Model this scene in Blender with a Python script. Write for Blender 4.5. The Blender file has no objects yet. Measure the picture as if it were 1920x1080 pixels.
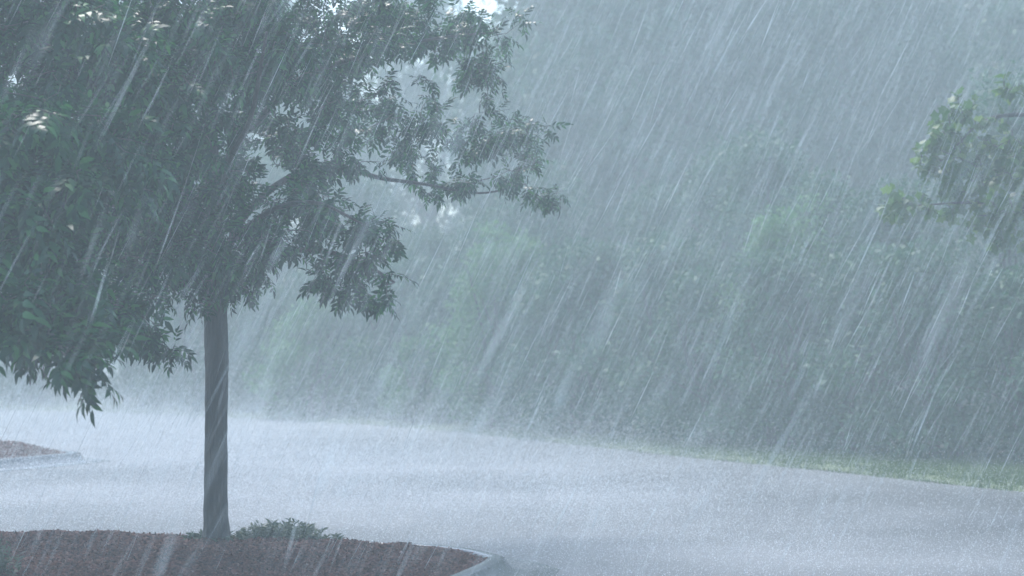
import bpy, math, random
import numpy as np
from mathutils import Vector, Matrix

R = math.radians
rng = np.random.default_rng(11)
random.seed(11)
scene = bpy.context.scene
COL = scene.collection

# ------------------------------------------------------------------ camera
F_PX = 4440.0                      # focal length in pixels of the 1920 wide photograph
CAM_H = 1.7
PITCH = math.atan(80.0 / F_PX)
cam_d = bpy.data.cameras.new('camera')
cam_d.sensor_width = 36.0
cam_d.lens = F_PX / 1920.0 * 36.0
cam_d.clip_start = 0.1
cam_d.clip_end = 1000.0
cam_d.dof.use_dof = True
cam_d.dof.focus_distance = 17.5
cam_d.dof.aperture_fstop = 2.3
cam = bpy.data.objects.new('camera', cam_d)
COL.objects.link(cam)
cam.location = (0, 0, CAM_H)
cam.rotation_euler = (R(90) + PITCH, 0, 0)
scene.camera = cam

# ------------------------------------------------------------------ sky and sun (overcast daylight)
SUN_EL, SUN_AZ = R(58), R(-20)     # azimuth from +Y towards +X
world = bpy.data.worlds.new('World')
scene.world = world
world.use_nodes = True
nt = world.node_tree
bg = nt.nodes['Background']
sky = nt.nodes.new('ShaderNodeTexSky')
sky.sky_type = 'NISHITA'
sky.sun_disc = False
sky.sun_elevation = SUN_EL
sky.sun_rotation = SUN_AZ
sky.air_density = 1.0
sky.dust_density = 1.5
sky.ozone_density = 1.0
nt.links.new(sky.outputs[0], bg.inputs[0])
bg.inputs[1].default_value = 0.15
sun_d = bpy.data.lights.new('sun', 'SUN')
sun_d.energy = 1.3
sun_d.angle = R(25)
sun_d.color = (1.0, 0.98, 0.95)
sun = bpy.data.objects.new('sun', sun_d)
COL.objects.link(sun)
sun.rotation_euler = (R(90) - SUN_EL, 0, -SUN_AZ + math.pi)
vs = scene.view_settings
vs.view_transform = 'Standard'
vs.look = 'None'
vs.gamma = 1.0
vs.use_curve_mapping = False
vs.exposure = 1.34

cy = scene.cycles
cy.max_bounces = 6
cy.diffuse_bounces = 3
cy.glossy_bounces = 2
cy.transmission_bounces = 3
cy.volume_bounces = 1
cy.transparent_max_bounces = 8
cy.caustics_reflective = False
cy.caustics_refractive = False
cy.sample_clamp_indirect = 4.0

# ------------------------------------------------------------------ helpers
def at(px, py, Y):
    """world point seen at pixel (px, py) of the 1920x1080 photo, Y metres in front of the camera"""
    dx, dz = (px - 960.0) / F_PX, (540.0 - py) / F_PX
    c, s = math.cos(PITCH), math.sin(PITCH)
    d = Vector((dx, c - dz * s, s + dz * c))
    return Vector((0, 0, CAM_H)) + d * (Y / d.y)

def pix(P):
    """photo pixel of world points, array (N,3)"""
    P = np.atleast_2d(P)
    c, s = math.cos(PITCH), math.sin(PITCH)
    z = P[:, 2] - CAM_H
    dep = P[:, 1] * c + z * s
    up = -P[:, 1] * s + z * c
    return np.stack([960 + F_PX * P[:, 0] / dep, 540 - F_PX * up / dep], 1)

def mesh_np(name, V, loops, counts, mat=None, smooth=False):
    """mesh from numpy: vertices (N,3), flat vertex indices and the corner count of each face"""
    V = np.asarray(V, dtype=np.float32)
    loops = np.asarray(loops, dtype=np.int32).ravel()
    counts = np.asarray(counts, dtype=np.int32)
    me = bpy.data.meshes.new(name)
    me.vertices.add(len(V))
    me.vertices.foreach_set('co', V.ravel())
    me.loops.add(len(loops))
    me.loops.foreach_set('vertex_index', loops)
    me.polygons.add(len(counts))
    st = np.zeros(len(counts), dtype=np.int32)
    st[1:] = np.cumsum(counts)[:-1]
    me.polygons.foreach_set('loop_start', st)
    me.polygons.foreach_set('loop_total', counts)
    if smooth:
        me.polygons.foreach_set('use_smooth', np.ones(len(counts), dtype=bool))
    me.update(calc_edges=True)
    if mat:
        me.materials.append(mat)
    return me

def link(name, data, parent=None, loc=None):
    o = bpy.data.objects.new(name, data)
    COL.objects.link(o)
    if loc is not None:
        o.location = loc
    if parent is not None:
        o.parent = parent
    return o

def tag(o, label=None, cat=None, group=None, kind=None):
    if label: o['label'] = label
    if cat: o['category'] = cat
    if group: o['group'] = group
    if kind: o['kind'] = kind
    return o

def instance_shape(shape_v, shape_f, pos, rot, scale):
    """copies of a small polygon shape (faces: lists) at pos (N,3), rot (N,3,3), scale (N,) or (N,3) -> V, loops, counts"""
    sv = np.asarray(shape_v, float)
    N, k = len(pos), len(sv)
    sc = np.asarray(scale, float)
    if sc.ndim == 1:
        sc = sc[:, None]
    loc = sv[None] * sc[:, None, :]
    V = np.einsum('nij,nkj->nki', rot, loc) + np.asarray(pos)[:, None, :]
    flat = np.concatenate([np.array(f) for f in shape_f])
    cnt = np.array([len(f) for f in shape_f])
    loops = (flat[None] + (np.arange(N) * k)[:, None]).ravel()
    return V.reshape(-1, 3), loops, np.tile(cnt, N)

def frames(d, roll):
    """rotation matrices whose x axis is d (N,3), rolled about it; z stays upward at roll 0"""
    d = d / np.linalg.norm(d, axis=1, keepdims=True)
    up = np.tile(np.array([0.0, 0.0, 1.0]), (len(d), 1))
    y = np.cross(up, d)
    n = np.linalg.norm(y, axis=1, keepdims=True)
    y = np.where(n < 1e-4, np.array([[0.0, 1.0, 0.0]]), y / np.maximum(n, 1e-4))
    z = np.cross(d, y)
    c, s = np.cos(roll)[:, None], np.sin(roll)[:, None]
    y2, z2 = y * c + z * s, -y * s + z * c
    return np.stack([d, y2, z2], axis=2)

class Tubes:
    """collects tapered tubes into one vertex / face list"""
    def __init__(self): self.V, self.L, self.C, self.n = [], [], [], 0
    def add(self, pts, rad, sides=6):
        pts = np.asarray(pts, float); m = len(pts)
        t = np.gradient(pts, axis=0)
        t /= np.maximum(np.linalg.norm(t, axis=1, keepdims=True), 1e-9)
        ref = np.array([0.37, 0.81, 0.13]) if abs(t[0][2]) > 0.6 else np.array([0.05, 0.1, 1.0])
        u = np.cross(t, ref); u /= np.maximum(np.linalg.norm(u, axis=1, keepdims=True), 1e-9)
        v = np.cross(t, u)
        a = np.arange(sides) * 2 * np.pi / sides
        ring = u[:, None] * np.cos(a)[None, :, None] + v[:, None] * np.sin(a)[None, :, None]
        V = pts[:, None] + ring * np.asarray(rad, float)[:, None, None]
        b = self.n
        for i in range(m - 1):
            for j in range(sides):
                k = (j + 1) % sides
                self.L += [b + i*sides + j, b + i*sides + k, b + (i+1)*sides + k, b + (i+1)*sides + j]
                self.C.append(4)
        self.V.append(V.reshape(-1, 3)); self.n += m * sides
        self.L += [b + (m-1)*sides + j for j in range(sides)]; self.C.append(sides)
    def mesh(self, name, mat): return mesh_np(name, np.concatenate(self.V), self.L, self.C, mat, smooth=True)

def smooth_path(pts, n):
    """Catmull-Rom through points"""
    P = [np.array(p, float) for p in pts]
    P = [2*P[0] - P[1]] + P + [2*P[-1] - P[-2]]
    out = []
    segs = len(P) - 3
    for i in range(segs):
        for k in range(n):
            t = k / n
            a, b, c, d = P[i:i+4]
            out.append(0.5*((2*b) + (-a+c)*t + (2*a-5*b+4*c-d)*t*t + (-a+3*b-3*c+d)*t**3))
    out.append(P[-2])
    return np.array(out)

# ------------------------------------------------------------------ materials
def mat_new(name):
    m = bpy.data.materials.new(name)
    m.use_nodes = True
    return m, m.node_tree, m.node_tree.nodes['Principled BSDF']

def ramp(nt, src, stops):
    r = nt.nodes.new('ShaderNodeValToRGB')
    el = r.color_ramp.elements
    el[0].position, el[0].color = stops[0][0], (*stops[0][1], 1)
    el[1].position, el[1].color = stops[-1][0], (*stops[-1][1], 1)
    for p, c in stops[1:-1]:
        e = el.new(p); e.color = (*c, 1)
    nt.links.new(src, r.inputs[0])
    return r

def noise(nt, scale, detail=4, rough=0.55, coord='Object', stretch=None):
    tc = nt.nodes.new('ShaderNodeTexCoord')
    n = nt.nodes.new('ShaderNodeTexNoise')
    n.inputs['Scale'].default_value = scale
    n.inputs['Detail'].default_value = detail
    n.inputs['Roughness'].default_value = rough
    src = tc.outputs[coord]
    if stretch:
        mp = nt.nodes.new('ShaderNodeMapping')
        mp.inputs['Scale'].default_value = stretch
        nt.links.new(src, mp.inputs[0]); src = mp.outputs[0]
    nt.links.new(src, n.inputs[0])
    return n

def bump(nt, b, height, strength, dist):
    n = nt.nodes.new('ShaderNodeBump')
    n.inputs['Strength'].default_value = strength
    n.inputs['Distance'].default_value = dist
    nt.links.new(height, n.inputs['Height'])
    nt.links.new(n.outputs[0], b.inputs['Normal'])

def leaf_mat(name, stops, rough=0.35, trans=0.35):
    m, nt, b = mat_new(name)
    g = nt.nodes.new('ShaderNodeNewGeometry')
    r = ramp(nt, g.outputs['Random Per Island'], stops)
    nt.links.new(r.outputs[0], b.inputs['Base Color'])
    b.inputs['Roughness'].default_value = rough
    b.inputs['Specular IOR Level'].default_value = 0.3
    t = nt.nodes.new('ShaderNodeBsdfTranslucent')
    nt.links.new(r.outputs[0], t.inputs[0])
    mx = nt.nodes.new('ShaderNodeMixShader')
    mx.inputs[0].default_value = trans
    nt.links.new(b.outputs[0], mx.inputs[1]); nt.links.new(t.outputs[0], mx.inputs[2])
    nt.links.new(mx.outputs[0], nt.nodes['Material Output'].inputs[0])
    return m

M = {}
M['ash_leaf'] = leaf_mat('wet_ash_leaf', [(0, (0.006, 0.036, 0.018)), (0.5, (0.011, 0.070, 0.029)), (0.8, (0.024, 0.13, 0.038)), (1, (0.06, 0.22, 0.05))], 0.24, 0.4)
M['broad_leaf'] = leaf_mat('wet_broad_leaf', [(0, (0.05, 0.13, 0.03)), (0.6, (0.08, 0.18, 0.04)), (1, (0.16, 0.26, 0.06))], 0.35, 0.5)
M['wood_leaf'] = leaf_mat('wood_leaf', [(0, (0.016, 0.08, 0.036)), (1, (0.045, 0.16, 0.06))], 0.5, 0.3)
M['pale_leaf'] = leaf_mat('pale_shrub_leaf', [(0, (0.06, 0.20, 0.06)), (1, (0.12, 0.30, 0.08))], 0.5, 0.35)
M['grass'] = leaf_mat('grass_blade', [(0, (0.06, 0.115, 0.022)), (1, (0.12, 0.20, 0.04))], 0.5, 0.3)
M['weed'] = leaf_mat('weed_leaf', [(0, (0.05, 0.085, 0.05)), (1, (0.09, 0.14, 0.07))], 0.45, 0.3)

m, nt, b = mat_new('wet_bark')
n = noise(nt, 6, 8, 0.7, stretch=(3, 3, 0.45))
r = ramp(nt, n.outputs[0], [(0.35, (0.008, 0.007, 0.007)), (0.52, (0.030, 0.025, 0.025)), (0.68, (0.085, 0.072, 0.070))])
nt.links.new(r.outputs[0], b.inputs['Base Color']); b.inputs['Roughness'].default_value = 0.45
bump(nt, b, n.outputs[0], 1.0, 0.08); M['bark'] = m

m, nt, b = mat_new('mulch_soil')
n = noise(nt, 26, 8, 0.7)
r = ramp(nt, n.outputs[0], [(0.3, (0.022, 0.008, 0.008)), (0.55, (0.10, 0.032, 0.028)), (0.75, (0.17, 0.06, 0.052))])
nt.links.new(r.outputs[0], b.inputs['Base Color']); b.inputs['Roughness'].default_value = 0.75
b.inputs['Specular IOR Level'].default_value = 0.12
bump(nt, b, n.outputs[0], 1.0, 0.03); M['mulch'] = m
M['chip'] = leaf_mat('mulch_chip', [(0, (0.025, 0.008, 0.008)), (0.7, (0.15, 0.054, 0.038)), (0.98, (0.22, 0.10, 0.08)), (1, (0.30, 0.22, 0.20))], 0.7, 0.0)
M['chip'].node_tree.nodes['Principled BSDF'].inputs['Specular IOR Level'].default_value = 0.12

m, nt, b = mat_new('wet_kerb_concrete')
n = noise(nt, 12, 6)
r = ramp(nt, n.outputs[0], [(0.3, (0.09, 0.095, 0.10)), (0.7, (0.15, 0.155, 0.16))])
nt.links.new(r.outputs[0], b.inputs['Base Color']); b.inputs['Roughness'].default_value = 0.2
bump(nt, b, n.outputs[0], 0.15, 0.01); M['kerb'] = m

# asphalt under a film of rain-struck water
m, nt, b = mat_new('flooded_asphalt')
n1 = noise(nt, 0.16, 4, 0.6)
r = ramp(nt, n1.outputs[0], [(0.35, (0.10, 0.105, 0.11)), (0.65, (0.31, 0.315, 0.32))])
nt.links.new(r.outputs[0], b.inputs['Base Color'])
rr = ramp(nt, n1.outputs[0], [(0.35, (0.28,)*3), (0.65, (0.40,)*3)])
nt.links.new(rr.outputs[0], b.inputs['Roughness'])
b.inputs['IOR'].default_value = 1.4
n2 = noise(nt, 9, 6, 0.7)
bump(nt, b, n2.outputs[0], 0.9, 0.08); M['asphalt'] = m

m, nt, b = mat_new('wood_floor')
n = noise(nt, 1.2, 6)
r = ramp(nt, n.outputs[0], [(0.3, (0.030, 0.035, 0.020)), (0.7, (0.06, 0.06, 0.035))])
nt.links.new(r.outputs[0], b.inputs['Base Color']); b.inputs['Roughness'].default_value = 0.8; M['soil'] = m

m, nt, b = mat_new('turf')
n = noise(nt, 5, 6)
r = ramp(nt, n.outputs[0], [(0.3, (0.05, 0.09, 0.02)), (0.7, (0.085, 0.13, 0.03))])
nt.links.new(r.outputs[0], b.inputs['Base Color']); b.inputs['Roughness'].default_value = 0.7; M['turf'] = m

# rain water: bright because it gathers sky light from all sides
m = bpy.data.materials.new('rain_water'); m.use_nodes = True; nt = m.node_tree; nt.nodes.clear()
out = nt.nodes.new('ShaderNodeOutputMaterial')
df = nt.nodes.new('ShaderNodeBsdfDiffuse'); df.inputs[0].default_value = (0.84, 0.93, 0.95, 1)
tl = nt.nodes.new('ShaderNodeBsdfTranslucent'); tl.inputs[0].default_value = (0.84, 0.93, 0.95, 1)
tp = nt.nodes.new('ShaderNodeBsdfTransparent')
mx = nt.nodes.new('ShaderNodeMixShader'); mx.inputs[0].default_value = 0.6
nt.links.new(df.outputs[0], mx.inputs[1]); nt.links.new(tl.outputs[0], mx.inputs[2])
mx2 = nt.nodes.new('ShaderNodeMixShader')
gi = nt.nodes.new('ShaderNodeNewGeometry')
ro = ramp(nt, gi.outputs['Random Per Island'], [(0.0, (.06,)*3), (0.70, (.16,)*3), (0.90, (.5,)*3), (1.0, (1.0,)*3)])
nt.links.new(ro.outputs[0], mx2.inputs[0])
nt.links.new(tp.outputs[0], mx2.inputs[1]); nt.links.new(mx.outputs[0], mx2.inputs[2])
nt.links.new(mx2.outputs[0], out.inputs[0]); M['rain'] = m

m = bpy.data.materials.new('splash_water'); m.use_nodes = True; nt = m.node_tree; nt.nodes.clear()
out = nt.nodes.new('ShaderNodeOutputMaterial')
df = nt.nodes.new('ShaderNodeBsdfDiffuse'); df.inputs[0].default_value = (0.9, 0.93, 0.95, 1)
tl = nt.nodes.new('ShaderNodeBsdfTranslucent'); tl.inputs[0].default_value = (0.9, 0.93, 0.95, 1)
mx = nt.nodes.new('ShaderNodeMixShader'); mx.inputs[0].default_value = 0.5
nt.links.new(df.outputs[0], mx.inputs[1]); nt.links.new(tl.outputs[0], mx.inputs[2])
nt.links.new(mx.outputs[0], out.inputs[0]); M['splash'] = m

# ------------------------------------------------------------------ ground, flooded lot, verge
def sheet(name, pts, z, mat, kind='structure'):
    V = [(x, y, z) for x, y in pts]
    me = bpy.data.meshes.new(name)
    me.from_pydata(V, [], [list(range(len(V)))])
    me.materials.append(mat)
    o = link(name, me)
    tag(o, kind=kind)
    return o

sheet('ground', [(-130, -60), (130, -60), (130, 200), (-130, 200)], -0.004, M['soil'])
EDGE = smooth_path([(-60, 66, 0), (-25, 57, 0), (-11, 51, 0), (-5.9, 46.6, 0), (-2.08, 41.9, 0), (0.33, 36.8, 0), (2.3, 32, 0), (4.0, 28.3, 0), (5.4, 25, 0), (8, 20, 0), (12, 12, 0), (18, 0, 0), (22, -25, 0)], 6)[:, :2]
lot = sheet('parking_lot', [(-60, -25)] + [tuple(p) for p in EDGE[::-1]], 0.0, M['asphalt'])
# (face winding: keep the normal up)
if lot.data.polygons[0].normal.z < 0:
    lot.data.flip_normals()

tang = np.gradient(EDGE, axis=0); tang /= np.linalg.norm(tang, axis=1, keepdims=True)
norm2 = np.stack([-tang[:, 1], tang[:, 0]], 1)          # pointing away from the lot, into the wood
norm2 *= np.sign(norm2[:, 0:1] * 0.9 + norm2[:, 1:2] * 0.5)
def edge_at(s, off):
    """point at parameter s (0..1 along the lot's far edge), off metres into the wood"""
    f = s * (len(EDGE) - 1); i = int(min(max(math.floor(f), 0), len(EDGE) - 2)); t = f - i
    p = EDGE[i] * (1 - t) + EDGE[i+1] * t
    n = norm2[i] * (1 - t) + norm2[i+1] * t
    return p + n * off
# verge: raised turf strip with a rounded lip
V, Lp, C = [], [], []
prof = [(0.0, 0.002), (0.03, 0.02), (0.12, 0.045), (0.6, 0.06), (1.2, 0.07), (2.2, 0.08), (3.6, 0.08), (4.4, -0.05)]
for i in range(len(EDGE)):
    for off, z in prof:
        p = EDGE[i] + norm2[i] * off
        V.append((p[0], p[1], z + 0.015 * math.sin(i * 1.7 + off * 3)))
k = len(prof)
for i in range(len(EDGE) - 1):
    for j in range(k - 1):
        Lp += [i*k + j, (i+1)*k + j, (i+1)*k + j + 1, i*k + j + 1]; C.append(4)
verge = link('grass_verge', mesh_np('grass_verge', V, Lp, C, M['turf'], smooth=True))
tag(verge, kind='structure')
# grass blades on the verge
ng = 36000
s = 0.38 + 0.40 * rng.random(ng)
f = s * (len(EDGE) - 1); i0 = np.floor(f).astype(int); t = (f - i0)[:, None]
off = -0.06 + 3.4 * rng.random(ng)**1.2
P2 = EDGE[i0] * (1-t) + EDGE[i0+1] * t + (norm2[i0] * (1-t) + norm2[i0+1] * t) * off[:, None]
zz = np.interp(off, [a for a, _ in prof], [z for _, z in prof]) - 0.01
d = np.stack([rng.normal(0, .35, ng), rng.normal(0, .35, ng), np.ones(ng)], 1)
Rm = frames(d, rng.random(ng) * 6.28)
V, Lp, C = instance_shape([(0, -.008, 0), (0, .008, 0), (1, 0, 0)], [(0, 1, 2)], np.column_stack([P2, zz]), Rm, np.column_stack([rng.uniform(.03, .08, ng), np.ones(ng), np.ones(ng)]))
o = link('grass', mesh_np('grass', V, Lp, C, M['grass']))
tag(o, 'wet green grass strip along the far edge of the flooded lot', 'grass', kind='stuff')

# ------------------------------------------------------------------ planting islands: kerb, mulch bed, chips
def resample(poly, n):
    P = smooth_path(list(poly) + [poly[0]], 12)
    L = np.concatenate([[0], np.cumsum(np.linalg.norm(np.diff(P, axis=0), axis=1))])
    u = np.linspace(0, L[-1], n, endpoint=False)
    return np.stack([np.interp(u, L, P[:, k]) for k in range(2)], 1)

def inside(poly, Q):
    x, y = Q[:, 0], Q[:, 1]; res = np.zeros(len(Q), bool); j = len(poly) - 1
    for i in range(len(poly)):
        xi, yi = poly[i]; xj, yj = poly[j]
        c = ((yi > y) != (yj > y)) & (x < (xj - xi) * (y - yi) / (yj - yi + 1e-12) + xi)
        res ^= c; j = i
    return res

def edge_dist(poly, Q):
    return np.min(np.linalg.norm(Q[:, None] - poly[None], axis=2), axis=1)

def lump(x, y):
    return 0.009*np.sin(3.1*x + 1.3*np.sin(2.3*y)) + 0.009*np.sin(5.3*y + 2.1*x) + 0.008*np.sin(11*x - 7*y)

def island(poly, kerb_h, mound, reach, step):
    """returns (outline, height function); builds kerb and mulch bed"""
    out = resample(poly, 260)
    ce = np.roll(out, -1, 0) - np.roll(out, 1, 0); ce /= np.linalg.norm(ce, axis=1, keepdims=True)
    nn = np.stack([ce[:, 1], -ce[:, 0]], 1)
    area = np.sum(out[:, 0]*np.roll(out[:, 1], -1) - np.roll(out[:, 0], -1)*out[:, 1])
    if area < 0: nn = -nn
    prof = [(0.50, 0.004), (0.16, 0.012), (0.105, kerb_h*0.85), (0.09, kerb_h), (0.012, kerb_h), (0.0, kerb_h - 0.008), (0.0, 0.004)]
    V, Lp, C = [], [], []
    n, k = len(out), len(prof)
    for i in range(n):
        for off, z in prof: V.append((*(out[i] + nn[i]*off), z))
    for i in range(n):
        for j in range(k-1):
            a = ((i+1) % n)*k
            Lp += [i*k+j, a+j, a+j+1, i*k+j+1]; C.append(4)
    kb = link('kerb', mesh_np('kerb', V, Lp, C, M['kerb'], smooth=False)); tag(kb, kind='structure')
    def h(Q):
        d = np.clip(edge_dist(out, Q) / reach, 0, 1)
        return kerb_h - 0.03 + mound * (d*d*(3-2*d)) + lump(Q[:, 0], Q[:, 1]) * np.clip(d*3, 0, 1)
    lo, hi = out.min(0), out.max(0)
    gx, gy = np.arange(lo[0], hi[0], step), np.arange(lo[1], hi[1], step)
    G = np.stack(np.meshgrid(gx, gy), -1)
    ins = inside(out, G.reshape(-1, 2)).reshape(len(gy), len(gx))
    ins &= (edge_dist(out, G.reshape(-1, 2)).reshape(ins.shape) > step*0.5)
    pts = G[ins]
    # bed: triangulate through a grid of cells plus a rim fan, using bmesh-free nearest stitching
    idx = -np.ones(ins.shape, int); idx[ins] = np.arange(ins.sum())
    Lp, C = [], []
    full = ins[:-1, :-1] & ins[1:, :-1] & ins[:-1, 1:] & ins[1:, 1:]
    ys, xs = np.nonzero(full)
    q = np.stack([idx[ys, xs], idx[ys, xs+1], idx[ys+1, xs+1], idx[ys+1, xs]], 1)
    V = np.column_stack([pts, h(pts)])
    # skirt sheet just under the grid that reaches the kerb all round
    cen = out.mean(0)
    rim0 = np.column_stack([out - nn*0.0, np.full(n, kerb_h - 0.03)])
    rim1p = out - nn*min(step*2.2, 0.2)
    rim1 = np.column_stack([rim1p, h(rim1p) - 0.006])
    b = len(V)
    V = np.concatenate([V, rim0, rim1])
    rq = np.array([[b+i, b+(i+1) % n, b+n+(i+1) % n, b+n+i] for i in range(n)])
    q = np.concatenate([q, rq])
    bed = link('mulch_bed', mesh_np('mulch_bed', V, q.ravel(), np.full(len(q), 4), M['mulch'], smooth=True)); tag(bed, kind='structure')
    return out, h

NEAR = [(-0.16, 16.85), (-0.40, 17.4), (-0.9, 17.85), (-2.2, 18.35), (-4.2, 18.8), (-8, 18.9), (-11, 17.5), (-11, 13.5), (-8, 11.8), (-3.5, 11.8), (-1.8, 12.4), (-1.1, 13.6), (-0.56, 15.0), (-0.26, 16.2)]
near_out, near_h = island(NEAR, 0.10, 0.06, 0.35, 0.06)
FAR = [(-5.72, 30.85), (-5.95, 30.2), (-6.35, 29.3), (-7.5, 27.7), (-10, 25.8), (-14, 25.5), (-14, 32.3), (-9, 32.6), (-6.9, 31.9), (-6.05, 31.3)]
far_out, far_h = island(FAR, 0.12, 0.17, 0.7, 0.12)

def chips(out, h, n, box, size):
    Q = np.column_stack([rng.uniform(box[0], box[1], n), rng.uniform(box[2], box[3], n)])
    Q = Q[inside(out, Q)]; Q = Q[edge_dist(out, Q) > 0.03]
    k = len(Q)
    d = np.column_stack([rng.normal(0, 1, k), rng.normal(0, 1, k), rng.normal(0.1, .35, k)])
    Rm = frames(d, rng.normal(0, .6, k))
    sc = np.column_stack([rng.uniform(.5, 1.4, k), rng.uniform(.5, 1.5, k), rng.uniform(.6, 1.4, k)]) * size
    sh = [(-1, -.28, -.1), (1, -.2, -.1), (.8, .28, -.1), (-.9, .22, -.1), (-.9, -.2, .14), (.95, -.15, .1), (.7, .2, .14), (-.8, .18, .1)]
    fc = [(4, 5, 6, 7), (0, 1, 5, 4), (1, 2, 6, 5), (2, 3, 7, 6), (3, 0, 4, 7)]
    return instance_shape(sh, fc, np.column_stack([Q, h(Q) + 0.004]), Rm, sc)
V, Lp, C = chips(near_out, near_h, 42000, (-5.2, 0.1, 14.2, 18.7), 0.022)
tag(link('mulch', mesh_np('mulch', V, Lp, C, M['chip'])), 'reddish brown wood chip mulch covering the bed round the tree', 'mulch', kind='stuff')
V, Lp, C = chips(far_out, far_h, 9000, (-9, -5.3, 27, 32.4), 0.03)
tag(link('mulch', mesh_np('far_mulch', V, Lp, C, M['chip'])), 'brown mulch on the distant island at the left edge', 'mulch', kind='stuff')

# ------------------------------------------------------------------ leaf shapes
# narrow leaflet, x along the leaf, slightly arched
LEAFLET_V = [(0, 0, 0), (.28, .17, .03), (.28, -.17, .03), (.62, .14, .02), (.62, -.14, .02), (1, 0, -.09)]
LEAFLET_F = [(0, 2, 1), (1, 2, 4, 3), (3, 4, 5)]
def compound(seed):
    """an ash leaf: thin stalk with 3 pairs of leaflets and one at the end; returns V, faces"""
    r = random.Random(seed)
    V, Fc = [], []
    def leaflet(x, ang, ln, zt):
        b = len(V)
        for vx, vy, vz in LEAFLET_V:
            X, Y, Z = vx*ln, vy*ln*1.05, vz*ln
            Z -= zt * vx*vx * ln
            c, s = math.cos(ang), math.sin(ang)
            V.append((x + X*c - Y*s, X*s + Y*c, Z - 0.12*x*x*4))
        for f in LEAFLET_F: Fc.append(tuple(b + i for i in f))
    for i, x in enumerate((0.07, 0.125, 0.18)):
        for sgn in (1, -1):
            leaflet(x + r.uniform(-.012, .012), sgn*(1.0 - 0.12*i + r.uniform(-.2, .2)), 0.098*r.uniform(.8, 1.15), r.uniform(.05, .5))
    leaflet(0.215, r.uniform(-.15, .15), 0.115*r.uniform(.85, 1.15), r.uniform(.1, .5))
    b = len(V)
    V += [(0, -.0018, 0), (0, .0018, 0), (0.215, .001, -.02), (0.215, -.001, -.02)]
    Fc.append((b, b+1, b+2, b+3))
    return V, Fc
COMPOUND = [compound(i) for i in range(4)]
# broad toothed leaf
BROAD_V = [(0, 0, 0), (.15, .02, 0), (.25, .34, .03), (.42, .22, .03), (.58, .40, 0), (.72, .17, 0), (1, 0, -.1), (.72, -.17, 0), (.58, -.40, 0), (.42, -.22, .03), (.25, -.34, .03), (.15, -.02, 0)]
BROAD_F = [(0, 1, 11), (1, 2, 3, 9, 10, 11), (3, 4, 5, 7, 8, 9), (5, 6, 7)]

def grow(limbs, attract, seg=0.16):
    """skeleton: limbs (list of (points, r0, r1)); every attractor is joined to the nearest node by a bowed twig"""
    nodes = np.concatenate([l[0][2:] for l in limbs])
    cen = limbs[0][0][0]
    order = np.argsort(np.linalg.norm(attract - cen, axis=1))
    twigs = []
    for i in order:
        a = attract[i]
        dd = np.linalg.norm(nodes - a, axis=1) + 0.5*np.clip(np.linalg.norm(nodes - cen, axis=1) - np.linalg.norm(a - cen), 0, None)
        j = int(np.argmin(dd)); p = nodes[j]
        L = np.linalg.norm(a - p)
        if L < 0.05: continue
        m = max(3, int(L/seg) + 2)
        t = np.linspace(0, 1, m)[:, None]
        side = rng.normal(0, 0.10*L, 3); side[2] += 0.08*L
        path = p + (a - p)*t + side*np.sin(np.pi*t) + rng.normal(0, .012, (m, 3))*np.sin(np.pi*t)
        twigs.append(path)
        nodes = np.concatenate([nodes, path[1:]])
    return twigs

def twig_leaves(twigs, per_m, minn, tail, droop):
    """positions and directions of leaves along the outer part of every twig"""
    P, D = [], []
    for tw in twigs:
        L = np.linalg.norm(np.diff(tw, axis=0), axis=1).sum()
        use = min(L, tail)
        n = max(minn, int(per_m*use))
        for _ in range(n):
            u = 1 - (random.random()**1.2) * use / L
            f = u*(len(tw)-1); k = min(int(f), len(tw)-2); t = f - k
            p = tw[k]*(1-t) + tw[k+1]*t
            ax = tw[k+1] - tw[k]; ax = ax/np.linalg.norm(ax)
            d = ax*0.5 + rng.normal(0, .62, 3); d[2] -= droop
            P.append(p); D.append(d/np.linalg.norm(d))
    return np.array(P), np.array(D)

def clump_points(clumps, per_m3):
    out = []
    for px, py, Y, rx, ry, rd in clumps:
        c = np.array(at(px, py, Y)); k = Y / F_PX
        a = np.array([rx*k, rd, ry*k])
        n = max(6, int(per_m3 * 4.19*a.prod()))
        v = rng.normal(0, 1, (n, 3)); v /= np.linalg.norm(v, axis=1, keepdims=True)
        v *= (rng.random(n)**0.42)[:, None]
        out.append(c + v*a)
    return np.concatenate(out)

# ------------------------------------------------------------------ the ash tree on the near island
TB = np.array([-2.21, 17.7])
base_z = float(near_h(TB[None])[0]) - 0.02
tree = link('ash_tree', None, loc=(TB[0], TB[1], base_z))
tag(tree, 'large dark green ash tree with a slim straight trunk in the mulch island', 'tree')
inv = Matrix.Translation((-TB[0], -TB[1], -base_z))
def child(name, me, parent, root=tree):
    o = bpy.data.objects.new(name, me); COL.objects.link(o); o.parent = parent
    o.matrix_parent_inverse = Matrix.Translation(-root.location)
    return o
def P(*a): return np.array(at(*a))
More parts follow.
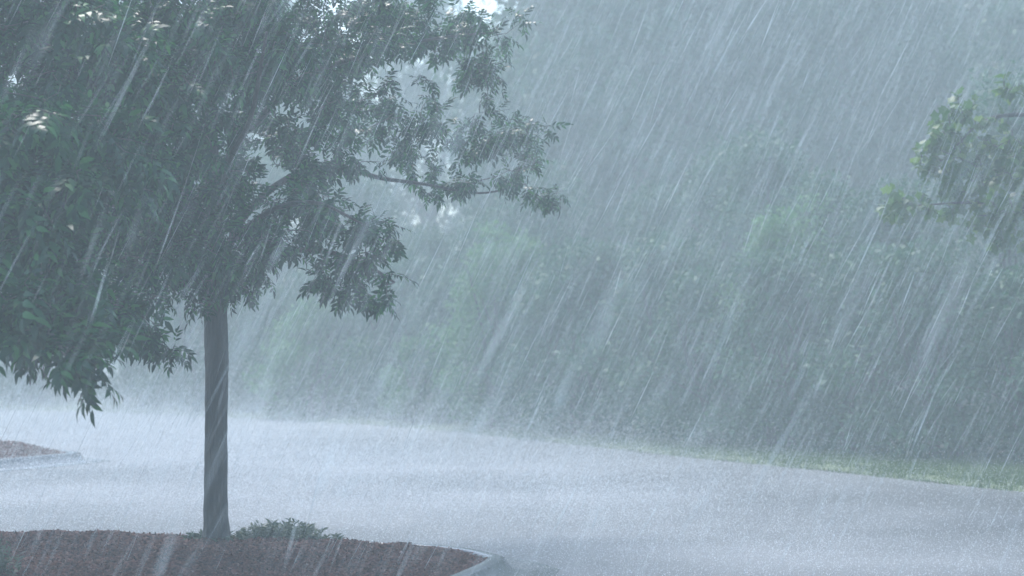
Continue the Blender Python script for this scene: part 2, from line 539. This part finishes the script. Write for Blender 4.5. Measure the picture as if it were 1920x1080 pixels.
# trunk
tz = [(1006, 0.100, 405.5), (985, 0.093, 405.5), (955, 0.089, 404), (900, 0.086, 404), (820, 0.084, 404.5), (740, 0.084, 406), (680, 0.086, 407), (640, 0.085, 406), (590, 0.086, 404), (545, 0.090, 404), (500, 0.085, 405), (440, 0.07, 402), (380, 0.055, 399)]
tp = [at(cx, y, 17.7) for y, r_, cx in tz]
tp = smooth_path(tp, 5); tr = smooth_path([(r_, 0, 0) for _, r_, _ in tz], 5)[:, 0]
S = 28; V = []
for i, (p, r_) in enumerate(zip(tp, tr)):
    for j in range(S):
        a = 2*math.pi*j/S
        w = 1 + 0.03*math.sin(3*a + i*0.11) + 0.025*math.sin(7*a - i*0.3) + .035*math.sin(11*a + 2.2*math.sin(i*.23)) + rng.normal(0, .014)
        if i < 8: w += 0.10*(8-i)/8*max(0, math.sin(2.5*a + 0.6))
        V.append((p[0] + r_*w*math.cos(a), p[1] + r_*w*math.sin(a), p[2]))
Lp = []
for i in range(len(tp)-1):
    for j in range(S):
        k2 = (j+1) % S
        Lp += [i*S+j, i*S+k2, (i+1)*S+k2, (i+1)*S+j]
child('trunk', mesh_np('ash_trunk', V, Lp, np.full(len(Lp)//4, 4), M['bark'], smooth=True), tree)

LIMBS = [
    ([(404, 545, 17.7), (401, 400, 17.65), (395, 200, 17.6), (400, 0, 17.5), (410, -260, 17.5)], .075, .02),
    ([(408, 520, 17.7), (455, 410, 17.9), (540, 335, 18.2), (640, 318, 19.2), (720, 335, 19.8), (800, 346, 20.3), (900, 362, 20.7), (985, 345, 20.9)], .034, .006),
    ([(408, 550, 17.7), (500, 480, 17.4), (600, 470, 17.1), (690, 500, 16.9), (740, 530, 16.8)], .035, .008),
    ([(402, 450, 17.7), (440, 260, 17.9), (475, 236, 18.1), (560, 150, 18.4), (680, 105, 19.3), (800, 75, 20.2), (930, 60, 20.8)], .042, .009),
    ([(400, 530, 17.7), (310, 430, 16.7), (210, 380, 15.6), (110, 420, 14.6), (70, 560, 13.8), (125, 670, 13.3)], .045, .008),
    ([(398, 440, 17.6), (290, 260, 16.6), (160, 130, 15.7), (0, 50, 15.1), (-160, 0, 14.8)], .045, .01),
    ([(398, 440, 17.7), (250, 300, 18.4), (100, 350, 19.1), (-100, 420, 19.5)], .04, .01),
    ([(402, 480, 17.6), (425, 320, 16.4), (470, 220, 15.6), (500, 60, 15.2)], .035, .009),
    ([(401, 520, 17.7), (345, 515, 17.1), (285, 560, 16.6), (255, 620, 16.3)], .026, .006),
    ([(404, 480, 17.7), (500, 400, 16.9), (590, 380, 16.5), (680, 420, 16.4)], .03, .007),
]
limbs = [(smooth_path([at(*q) for q in pts], 7), r0, r1) for pts, r0, r1 in LIMBS]
for pts, r0, r1 in limbs:
    tb = Tubes(); tb.add(pts, np.linspace(r0, r1, len(pts)), 9)
    child('limb', tb.mesh('ash_limb', M['bark']), tree)
CLUMPS = [
    (190, 90, 15.4, 250, 130, 1.2), (110, 320, 14.6, 220, 160, 1.2), (320, 260, 16.4, 140, 150, 1.1), (80, 520, 13.9, 150, 110, .8),
    (320, 470, 16.6, 180, 90, 1.0), (140, 665, 13.3, 62, 72, .35), (60, 620, 13.6, 70, 50, .35), (275, 615, 16.3, 60, 50, .45), (185, 590, 15.0, 90, 50, .5),
    (480, 490, 17.2, 110, 60, .6), (560, 430, 16.8, 110, 70, .6), (670, 450, 16.7, 85, 50, .5), (705, 435, 16.8, 55, 40, .4), (610, 392, 16.7, 75, 32, .4), (20, 80, 17.0, 110, 100, .8), (240, 420, 17.5, 110, 100, .8), (560, 290, 18.6, 100, 50, .5), (600, 370, 17.4, 90, 45, .5), (470, 210, 18.8, 60, 50, .5), (690, 60, 19.6, 110, 70, .6), (420, 30, 17.6, 130, 70, .7), (60, 450, 15.5, 110, 80, .7), (725, 525, 16.8, 62, 58, .4), (650, 530, 16.9, 55, 42, .35), (600, 500, 17.0, 60, 50, .4),
    (420, 60, 16.5, 160, 120, 1.0), (600, 50, 19.0, 150, 90, .9), (760, 40, 20.5, 140, 80, .7), (900, 60, 20.8, 100, 75, .5), (860, 150, 20.6, 95, 45, .45),
    (620, 170, 19.1, 120, 70, .7), (740, 240, 20.4, 130, 70, .6), (600, 270, 18.4, 90, 45, .5), (900, 250, 20.7, 120, 55, .5), (990, 285, 20.9, 75, 70, .45), (880, 335, 20.7, 130, 40, .45), (1035, 345, 21.0, 40, 34, .3),
    (470, 370, 17.0, 90, 60, .7), (210, 560, 15.4, 120, 70, .6), (130, 590, 14.4, 110, 50, .5), (150, 640, 13.5, 70, 40, .3), (20, 590, 14.0, 90, 65, .5), (470, 150, 17.4, 90, 70, .6), (530, 230, 18.5, 90, 50, .5), (420, 310, 18.6, 70, 80, .6),
    (570, 320, 17.9, 70, 35, .4), (660, 300, 18.3, 70, 32, .4), (330, 380, 17.0, 110, 70, .7), (350, 550, 17.0, 75, 38, .4), (450, 540, 17.1, 60, 28, .35), (300, 640, 16.3, 40, 35, .3), (540, 100, 17.2, 80, 80, .6), (450, 440, 16.6, 90, 50, .5),
    (400, -220, 17.6, 420, 190, 1.8), (0, -110, 15.6, 240, 190, 1.4), (760, -120, 18.8, 200, 90, .9), (-210, 320, 15.6, 200, 280, 1.3), (-160, 600, 14.6, 140, 90, .7), (0, 330, 19.0, 240, 190, 1.1), (250, 130, 18.6, 200, 150, 1.0),
]
att = clump_points(CLUMPS, 70)
twigs = grow(limbs, att)
tb = Tubes()
for tw in twigs:
    L = np.linalg.norm(np.diff(tw, axis=0), axis=1).sum()
    r0 = 0.0035 + 0.006*min(L, 1.2)
    tb.add(tw, np.linspace(r0, 0.0016, len(tw)), 4)
tag(child('twigs', tb.mesh('ash_twigs', M['bark']), tree), kind='stuff')
LP, LD = twig_leaves(twigs, 28, 8, 0.40, 0.5)
nl = len(LP)
roll = rng.normal(0, .55, nl); lsc = rng.uniform(.75, 1.2, nl) * np.interp(LP[:, 1], [13.4, 15.0, 16.5], [.95, .72, .60]); var = rng.integers(0, 4, nl)
LR = frames(LD, roll)
# the 300 leaves that show largest stand as pieces of their own
tip = LP + LD*0.15
uv = pix(tip)
infr = (uv[:, 0] > 5) & (uv[:, 0] < 1915) & (uv[:, 1] > 5) & (uv[:, 1] < 1075)
big = np.where(infr, lsc / LP[:, 1], 0)
# prefer leaves at the front of their patch of the crown
front = np.zeros(nl, bool)
cell = (uv // 26).astype(int)
best = {}
for i in np.nonzero(infr)[0]:
    kx = (cell[i, 0], cell[i, 1])
    if kx not in best or LP[i, 1] < LP[best[kx], 1]: best[kx] = i
cand = sorted(best.values(), key=lambda i: -big[i])[:300]
own = np.zeros(nl, bool); own[cand] = True
Vs, Ls, Cs, nb = [], [], [], 0
for v in range(4):
    k2 = (var == v) & ~own
    a, b_, c = instance_shape(COMPOUND[v][0], COMPOUND[v][1], LP[k2], LR[k2], lsc[k2])
    Vs.append(a); Ls.append(b_ + nb); Cs.append(c); nb += len(a)
crown = child('crown', mesh_np('ash_crown', np.concatenate(Vs), np.concatenate(Ls), np.concatenate(Cs), M['ash_leaf']), tree)
crown['kind'] = 'stuff'
leaf_me = []
for v in range(4):
    a, b_, c = instance_shape(COMPOUND[v][0], COMPOUND[v][1], np.zeros((1, 3)), np.eye(3)[None], np.ones(1))
    leaf_me.append(mesh_np('ash_leaf', a, b_, c, M['ash_leaf']))
for i in cand:
    o = bpy.data.objects.new('leaf', leaf_me[var[i]]); COL.objects.link(o); o.parent = crown
    mt = Matrix(LR[i].tolist()).to_4x4() @ Matrix.Scale(float(lsc[i]), 4)
    mt.translation = LP[i]
    o.matrix_basis = mt
print('ash leaves', nl, 'twigs', len(twigs))

# ------------------------------------------------------------------ broad leaved tree reaching in from the right
RB = np.array([8.3, 23.6])
rtree = link('broadleaf_tree', None, loc=(RB[0], RB[1], 0.1))
tag(rtree, 'light green broad leaved tree reaching one leafy branch in at the right edge', 'tree')
tb = Tubes(); tb.add(smooth_path([(8.3, 23.6, 0.08), (8.32, 23.6, 1.2), (8.25, 23.55, 2.6), (8.3, 23.6, 4.5), (8.2, 23.7, 7)], 6), np.linspace(.16, .03, 25), 14)
child('trunk', tb.mesh('broadleaf_trunk', M['bark']), rtree, rtree)
RL = [([(8.28, 23.56, 2.4), tuple(at(2250, 330, 23.5)), tuple(at(2050, 225, 23.4)), tuple(at(1920, 215, 23.3)), tuple(at(1840, 230, 23.2)), tuple(at(1770, 300, 23.1))], .05, .006),
      ([(8.28, 23.56, 2.2), tuple(at(2200, 420, 23.5)), tuple(at(2000, 400, 23.3)), tuple(at(1850, 380, 23.2)), tuple(at(1720, 385, 23.1))], .045, .006),
      ([(8.26, 23.6, 3.2), tuple(at(2350, 100, 23.5)), tuple(at(2100, 60, 23.5)), tuple(at(1960, 110, 23.4))], .05, .01),
      ([(8.25, 23.6, 3.4), (9.3, 23.2, 4.6), (10.3, 22.9, 5.4)], .05, .01)]
rl = [(smooth_path(p, 7), a, b_) for p, a, b_ in RL]
for pts, r0, r1 in rl:
    tb = Tubes(); tb.add(pts, np.linspace(r0, r1, len(pts)), 7)
    child('limb', tb.mesh('broadleaf_limb', M['bark']), rtree, rtree)
RC = [(1885, 160, 23.3, 32, 28, .3), (1800, 220, 23.2, 60, 40, .35), (1880, 290, 23.3, 70, 60, .45), (1790, 330, 23.1, 70, 45, .4), (1705, 385, 23.1, 70, 34, .35), (1850, 400, 23.2, 80, 45, .4), (1740, 250, 23.1, 45, 35, .3), (1880, 440, 23.2, 60, 30, .3), (1800, 300, 23.2, 90, 70, .4), (1990, 380, 23.4, 110, 90, .6), (2050, 150, 23.4, 110, 90, .6), (2250, 200, 23.5, 150, 150, .9), (2400, 0, 23.5, 200, 150, 1.0)]
att2 = clump_points(RC, 190)
tw2 = grow(rl, att2)
tb = Tubes()
for tw in tw2: tb.add(tw, np.linspace(.007, .002, len(tw)), 4)
tag(child('twigs', tb.mesh('broadleaf_twigs', M['bark']), rtree, rtree), kind='stuff')
P2_, D2_ = twig_leaves(tw2, 22, 6, 0.4, 0.4)
V, Lp, C = instance_shape(BROAD_V, BROAD_F, P2_, frames(D2_, rng.normal(0, .7, len(P2_))), rng.uniform(.09, .16, len(P2_)))
cr2 = child('crown', mesh_np('broadleaf_crown', V, Lp, C, M['broad_leaf']), rtree, rtree); cr2['kind'] = 'stuff'

# ------------------------------------------------------------------ wood behind the lot
LEAFQ_V = [(0, 0, 0), (.45, .27, .05), (1, 0, -.08), (.45, -.27, .05)]
LEAFQ_F = [(0, 3, 2, 1)]
def wood_variant(seed, height, radius, low, nclump, nleaf, leaf_mat_, size, stems):
    """crown + trunk meshes of one wood tree or shrub of unit kind, standing at the origin"""
    g = np.random.default_rng(seed)
    cs, rs = [], []
    for _ in range(nclump):
        t = g.random()
        z = low + (height - low) * t
        prof_r = radius * (0.55 + 0.45*math.sin(math.pi*min(1, t*0.9 + 0.12)))* (1 - 0.55*max(0, t - .6)/.4)
        a = g.random()*2*math.pi; q = prof_r * math.sqrt(g.random())
        cs.append((q*math.cos(a), q*math.sin(a), z)); rs.append(g.uniform(.16, .30)*radius + .12)
    cs, rs = np.array(cs), np.array(rs)
    idx = g.integers(0, nclump, nleaf)
    v = g.normal(0, 1, (nleaf, 3)); v /= np.linalg.norm(v, axis=1, keepdims=True)
    v *= (g.random(nleaf)**.45)[:, None]
    P_ = cs[idx] + v*rs[idx][:, None]*np.array([1.15, 1.15, .75])
    P_[:, 2] = np.maximum(P_[:, 2], .06)
    d = v*.6 + g.normal(0, .6, (nleaf, 3)); d[:, 2] -= .25
    V, Lp, C = instance_shape(LEAFQ_V, LEAFQ_F, P_, frames(d, g.normal(0, .8, nleaf)), g.uniform(.7, 1.3, nleaf)*size)
    crown_me = mesh_np('wood_crown', V, Lp, C, leaf_mat_)
    tb = Tubes()
    for k2 in range(stems):
        bx, by = (0, 0) if stems == 1 else g.normal(0, .18, 2)
        top = np.array([g.normal(0, .25)*radius, g.normal(0, .25)*radius, height*.8])
        pts = smooth_path([(bx, by, -.05), (bx*1.2 + g.normal(0, .04), by*1.2, height*.25), tuple(top*.6 + np.array([0, 0, height*.05])), tuple(top)], 5)
        tb.add(pts, np.linspace(.022*height/math.sqrt(stems) + .02, .012, len(pts)), 8)
        for _ in range(10 if stems == 1 else 3):
            c = cs[g.integers(0, nclump)]
            j = int(g.uniform(.35, .85)*len(pts)); p = pts[j]
            if c[2] < p[2] - .3: continue
            mid = (p + c)/2 + np.array([0, 0, .12])
            tb.add(smooth_path([p, mid, c], 4), np.linspace(.010*height/2 + .008, .006, 9), 5)
    return crown_me, tb.mesh('wood_trunk', M['bark'])
VAR = {
    'tall_a': wood_variant(1, 11.0, 2.7, 1.0, 110, 26000, M['wood_leaf'], .17, 1),
    'tall_b': wood_variant(2, 10.2, 2.5, 1.0, 105, 24000, M['wood_leaf'], .16, 1),
    'mid_a': wood_variant(3, 6.4, 1.9, .5, 60, 12000, M['wood_leaf'], .12, 1),
    'mid_b': wood_variant(4, 5.4, 1.8, .4, 55, 11000, M['wood_leaf'], .12, 2),
    'mid_pale': wood_variant(5, 4.6, 1.5, .3, 45, 10000, M['pale_leaf'], .11, 2),
    'shrub_a': wood_variant(6, 2.7, 1.25, .12, 34, 8000, M['wood_leaf'], .10, 4),
    'shrub_pale': wood_variant(7, 2.2, 1.15, .1, 30, 8000, M['pale_leaf'], .10, 4),
}
def plant(name, variant, x, y, label, group=None, scale=1.0, cat='tree', rot=None):
    qx = pix(np.array([[x, y, 1.0]]))[0, 0]
    if y < 5 or qx < -420 or qx > 2340: return None
    o = link(name, None, loc=(x, y, 0.0))
    o.rotation_euler = (0, 0, random.random()*6.28 if rot is None else rot)
    o.scale = (scale,)*3
    tag(o, label, cat, group)
    for nm, me in zip(('crown', 'trunk'), VAR[variant]):
        c = link(nm, me, o)
        if nm == 'crown': c['kind'] = 'stuff'
    return o
# rows behind the verge, front to back
n = 0
for i, s_ in enumerate(np.linspace(.16, .80, 24)):
    x, y = edge_at(s_, float(np.interp(s_, [.45, .66], [1.3, 3.1])) + random.uniform(-.3, .5))
    plant('wood_shrub', 'shrub_a', x, y, 'low dim green shrub at the foot of the wood, blurred by rain', 'shrubs along the foot of the wood', random.uniform(.8, 1.15), 'shrub')
for i, s_ in enumerate(np.linspace(.15, .82, 22)):
    x, y = edge_at(s_, float(np.interp(s_, [.45, .66], [3.0, 5.5])) + random.uniform(-.4, .8))
    plant('wood_tree', random.choice(['mid_a', 'mid_b']), x, y, 'mid height leafy tree in the wood, blurred by rain', 'mid height trees of the wood', random.uniform(.6, .85))
for i, s_ in enumerate(np.linspace(.10, .84, 24)):
    x, y = edge_at(s_, 13.5 + random.uniform(-.8, 1.0))
    plant('tall_wood_tree', random.choice(['tall_a', 'tall_b']), x, y, 'tall tree at the back of the wood, faded grey by rain', 'tall trees at the back of the wood', random.uniform(.8, 1.05))
for i, s_ in enumerate(np.linspace(.10, .80, 26)):
    x, y = edge_at(s_, 20.0 + random.uniform(-1, 1.5))
    plant('tall_wood_tree', random.choice(['tall_a', 'tall_b']), x, y, 'tall tree at the back of the wood, faded grey by rain', 'tall trees at the back of the wood', random.uniform(1.0, 1.25))
for i, s_ in enumerate(np.linspace(.16, .74, 27)):
    x, y = edge_at(s_, 27.0 + random.uniform(-1, 1.5))
    plant('tall_wood_tree', random.choice(['tall_a', 'tall_b']), x, y, 'tall tree at the back of the wood, faded grey by rain', 'tall trees at the back of the wood', random.uniform(1.2, 1.36))
for px_, Y_ in ((1090, 52), (1170, 50), (1235, 54), (1310, 49), (1585, 50)):
    p = at(px_, 700, Y_)
    plant('tall_wood_tree', random.choice(['tall_a', 'tall_b']), p.x, p.y, 'tall tree at the back of the wood, faded grey by rain', 'tall trees at the back of the wood', random.uniform(1.1, 1.2))
# paler shrubs one can tell apart
def pale(px, pyb, Y, variant, scale, label, cat='shrub', name='pale_shrub'):
    p = at(px, pyb, Y)
    plant(name, variant, p.x, p.y, label, None, scale, cat)
pale(590, 780, 45.6, 'shrub_pale', .95, 'pale green low shrub just right of the ash trunk, across the lot')
pale(790, 790, 42.6, 'shrub_pale', .65, 'small pale green shrub below the lowest right ash leaves, at the lot edge')
pale(940, 800, 40.2, 'mid_pale', .74, 'brighter green bushy young tree in the middle of the far wood edge', 'tree', 'young_tree')
pale(1490, 860, 34.2, 'mid_pale', .76, 'faint pale green young tree right of centre at the wood edge', 'tree', 'young_tree')

# ------------------------------------------------------------------ plants in the mulch
def weed_clump(name, x0, x1, y0, y1, n, hmax, label):
    cx, cy_ = (x0 + x1)/2, (y0 + y1)/2
    Q = np.column_stack([rng.normal(cx, (x1-x0)/4.4, n), rng.normal(cy_, (y1-y0)/4, n)])
    Q[:, 0] = np.clip(Q[:, 0], x0, x1)
    e = 1 - ((Q[:, 0] - cx)/((x1-x0)/2))**2*.75
    hh = hmax * np.clip(e, .25, 1) * rng.uniform(.3, 1.25, n)
    zb = near_h(Q)
    Ps, Ds, Sc = [], [], []
    tb = Tubes()
    for (x, y), z, h_ in zip(Q, zb, hh):
        lean = rng.normal(0, .3, 2)*h_
        p0 = np.array([x, y, z - .01]); p1 = p0 + np.array([lean[0], lean[1], h_])
        pm = (p0 + p1)/2 + np.array([lean[0]*-.2, 0, .1*h_])
        path = smooth_path([p0, pm, p1], 3)
        tb.add(path, np.linspace(.003, .0012, len(path)), 3)
        for k2 in range(9):
            t = .2 + .8*k2/8; j = min(int(t*(len(path)-1)), len(path)-2)
            Ps.append(path[j] + (path[j+1]-path[j])*(t*(len(path)-1) - j))
            a = k2*2.4 + x*9
            Ds.append((math.cos(a), math.sin(a), rng.uniform(.1, 1.0))); Sc.append(rng.uniform(.03, .06))
    V, Lp, C = instance_shape(LEAFLET_V, LEAFLET_F, np.array(Ps), frames(np.array(Ds), rng.normal(0, .5, len(Ps))), np.array(Sc)*1.0)
    o = link(name, None, loc=(cx, cy_, float(near_h(np.array([[cx, cy_]]))[0])))
    tag(o, label, 'plant')
    c = child('foliage', mesh_np(name + '_foliage', V, Lp, C, M['weed']), o, o); c['kind'] = 'stuff'
    c = child('stems', tb.mesh(name + '_stems', M['weed']), o, o); c['kind'] = 'stuff'
weed_clump('ground_cover_plant', -2.20, -1.28, 17.55, 17.95, 210, .115, 'low grey green ground cover clump growing right of the ash trunk')
weed_clump('weed_tuft', -2.48, -2.28, 17.72, 17.92, 26, .055, 'tiny green weed tuft at the left foot of the ash trunk')
p = at(-5, 1050, 15.2)
weed_clump('green_weed', p.x - .16, p.x + .12, 15.05, 15.4, 45, .22, 'small bright green weed in the mulch at the bottom left corner')

# ------------------------------------------------------------------ splashes on the flooded lot
ns = 90000
Ys = 15 + 33*rng.random(ns)**1.25
Xs = (rng.random(ns) - .5) * 2 * (960/F_PX*Ys*1.15 + .5)
Q = np.column_stack([Xs, Ys])
lotpoly = np.concatenate([[(-60, -25)], EDGE[::-1]])
ok = inside(lotpoly, Q) & ~inside(near_out, Q) & ~inside(far_out, Q)
Q = Q[ok]; Q = Q[(edge_dist(near_out, Q) > .22) & (edge_dist(far_out, Q) > .22)]
Q = Q[rng.random(len(Q)) < 1 - .6*np.clip((Q[:, 0] - 1.0)/2.5, 0, 1)*np.clip((Q[:, 1] - 17.5)/2.5, 0, 1)]  # fewer white splashes on the right, imitating the dark reflection of the trees
k2 = len(Q)
a = np.arange(5)*2*np.pi/5
sv = []; sf = []
for j in range(5):
    c, s_ = math.cos(a[j]), math.sin(a[j])
    b_ = len(sv)
    sv += [(.25*c - .12*s_, .25*s_ + .12*c, 0), (.25*c + .12*s_, .25*s_ - .12*c, 0), (.55*c, .55*s_, .75 + .25*math.sin(j*2.1))]
    sf.append((b_, b_+1, b_+2))
rz = rng.random(k2)*6.28
Rm = np.zeros((k2, 3, 3)); Rm[:, 0, 0] = np.cos(rz); Rm[:, 0, 1] = -np.sin(rz); Rm[:, 1, 0] = np.sin(rz); Rm[:, 1, 1] = np.cos(rz); Rm[:, 2, 2] = 1
hs = rng.uniform(.005, .015, k2) * np.interp(Q[:, 1], [16, 24], [.6, .9])
V, Lp, C = instance_shape(sv, sf, np.column_stack([Q, np.full(k2, .002)]), Rm, np.column_stack([hs*1.1, hs*1.1, hs]))
tag(link('splashes', mesh_np('splashes', V, Lp, C, M['splash'])), 'tiny white raindrop splashes all over the flooded lot', 'splash', kind='stuff')

# spray thrown up from the lot: tiny droplets, densest just above the water
nd = 1150000
Yd = 16 + 31*rng.random(nd)**.8
Q = np.column_stack([(rng.random(nd) - .5)*2*(960/F_PX*Yd*1.15 + .5), Yd])
Q = Q[inside(lotpoly, Q) & ~inside(near_out, Q) & ~inside(far_out, Q)]
gst = .5 + .3*np.sin(Q[:, 0]*.9 + Q[:, 1]*.35) + .25*np.sin(Q[:, 0]*.35 - Q[:, 1]*.8 + 2)
right_dark = np.clip((Q[:, 0] - 1.0)/2.5, 0, 1) * np.clip((Q[:, 1] - 17.5)/2.5, 0, 1)      # droplets thinned on the right to darken the lot, standing in for tree reflections
Q = Q[rng.random(nd_ := len(Q)) < np.clip(gst + .35, .25, 1)*(1 - .75*right_dark)]
nd = len(Q)
Zd = .006 + rng.exponential(1, nd)*np.interp(Q[:, 1], [17, 46], [.10, .36])
dd = rng.normal(0, 1, (nd, 3))
V, Lp, C = instance_shape([(0, .58, 0), (-.5, -.29, 0), (.5, -.29, 0)], [(0, 1, 2)], np.column_stack([Q, Zd]), frames(dd, rng.random(nd)*6.28), rng.uniform(.6, 1.3, nd)*np.interp(Q[:, 1], [16, 20, 26, 46], [.0035, .0052, .0075, .0125]))
tag(link('spray', mesh_np('spray', V, Lp, C, M['splash'])), 'fine white spray hanging low over the flooded lot', 'spray', kind='stuff')

# ------------------------------------------------------------------ the rain: slender falling drops through the whole air
NR = 105000
Yr = 3.5 + (40 - 3.5)*rng.random(NR)**(1/2.4)
Yr[:520] = rng.uniform(2.8, 7.0, 520)
Xr = (rng.random(NR)*2 - 1) * (960/F_PX*Yr*1.12 + .6)
zlo = 0.02; zhi = CAM_H + 660/F_PX*Yr + .5
zl = np.maximum(zlo, CAM_H - 480/F_PX*Yr)
Zr = zl + (zhi - zl)*rng.random(NR)
th0 = R(25)
u = Xr*math.cos(th0) - Zr*math.sin(th0)
gust = 0.5 + .28*np.sin(u*2.3 + Yr*.5) + .22*np.sin(u*5.1 - Yr*.9 + 1) + .15*np.sin(u*.9 + Yr*.23)
keep = rng.random(NR) < np.clip(gust + .25, .15, 1)
Xr, Yr, Zr = Xr[keep], Yr[keep], Zr[keep]; NR = len(Xr)
th = rng.normal(th0, R(3.6), NR)
d = np.stack([np.sin(th), rng.normal(0, .08, NR), np.cos(th)], 1)
ln = rng.uniform(.16, .45, NR); rad = rng.uniform(.0006, .0013, NR)
bold = rng.random(NR) < .10; rad[bold] *= 2.1; ln[bold] *= 1.6
near_d = Yr < 6
ln[near_d] *= .55; rad[near_d] *= 1.6
a3 = [0, 2.094, 4.189]
sv = [(-.5, 0, 0)] + [(-.12, math.cos(q), math.sin(q)) for q in a3] + [(.5, 0, 0)]
sf = [(0, 2, 1), (0, 3, 2), (0, 1, 3), (4, 1, 2), (4, 2, 3), (4, 3, 1)]
V, Lp, C = instance_shape(sv, sf, np.column_stack([Xr, Yr, Zr]), frames(d, rng.random(NR)*6.28), np.column_stack([ln, rad, rad]))
V = V.reshape(-1, 5, 3)
okk = V[:, :, 2].min(1) > 0.01
V = V[okk].reshape(-1, 3); NR = int(okk.sum())
flat = np.concatenate([np.array(f) for f in sf])
Lp = (flat[None] + (np.arange(NR)*5)[:, None]).ravel()
rain = link('rain', mesh_np('rain', V, Lp, np.full(NR*6, 3), M['rain']))
tag(rain, 'slanting white streaks of heavy falling rain across the whole view', 'rain', kind='stuff')
print('rain', NR)

# ------------------------------------------------------------------ rain haze: one even volume round everything
HZ = 18.0
me = bpy.data.meshes.new('haze')
x0, x1, y0, y1, z0, z1 = -140, 140, -70, 210, -1.0, HZ
me.from_pydata([(x0, y0, z0), (x1, y0, z0), (x1, y1, z0), (x0, y1, z0), (x0, y0, z1), (x1, y0, z1), (x1, y1, z1), (x0, y1, z1)], [],
               [(0, 3, 2, 1), (4, 5, 6, 7), (0, 1, 5, 4), (1, 2, 6, 5), (2, 3, 7, 6), (3, 0, 4, 7)])
hm = bpy.data.materials.new('rain_haze'); hm.use_nodes = True; nt = hm.node_tree; nt.nodes.clear()
out = nt.nodes.new('ShaderNodeOutputMaterial')
pv = nt.nodes.new('ShaderNodeVolumePrincipled')
pv.inputs['Color'].default_value = (0.81, 0.95, 0.95, 1)
pv.inputs['Density'].default_value = 0.0095
pv.inputs['Anisotropy'].default_value = 0.2
nt.links.new(pv.outputs[0], out.inputs['Volume'])
me.materials.append(hm)
tag(link('haze', me), 'grey rain haze filling the air', 'haze', kind='stuff')
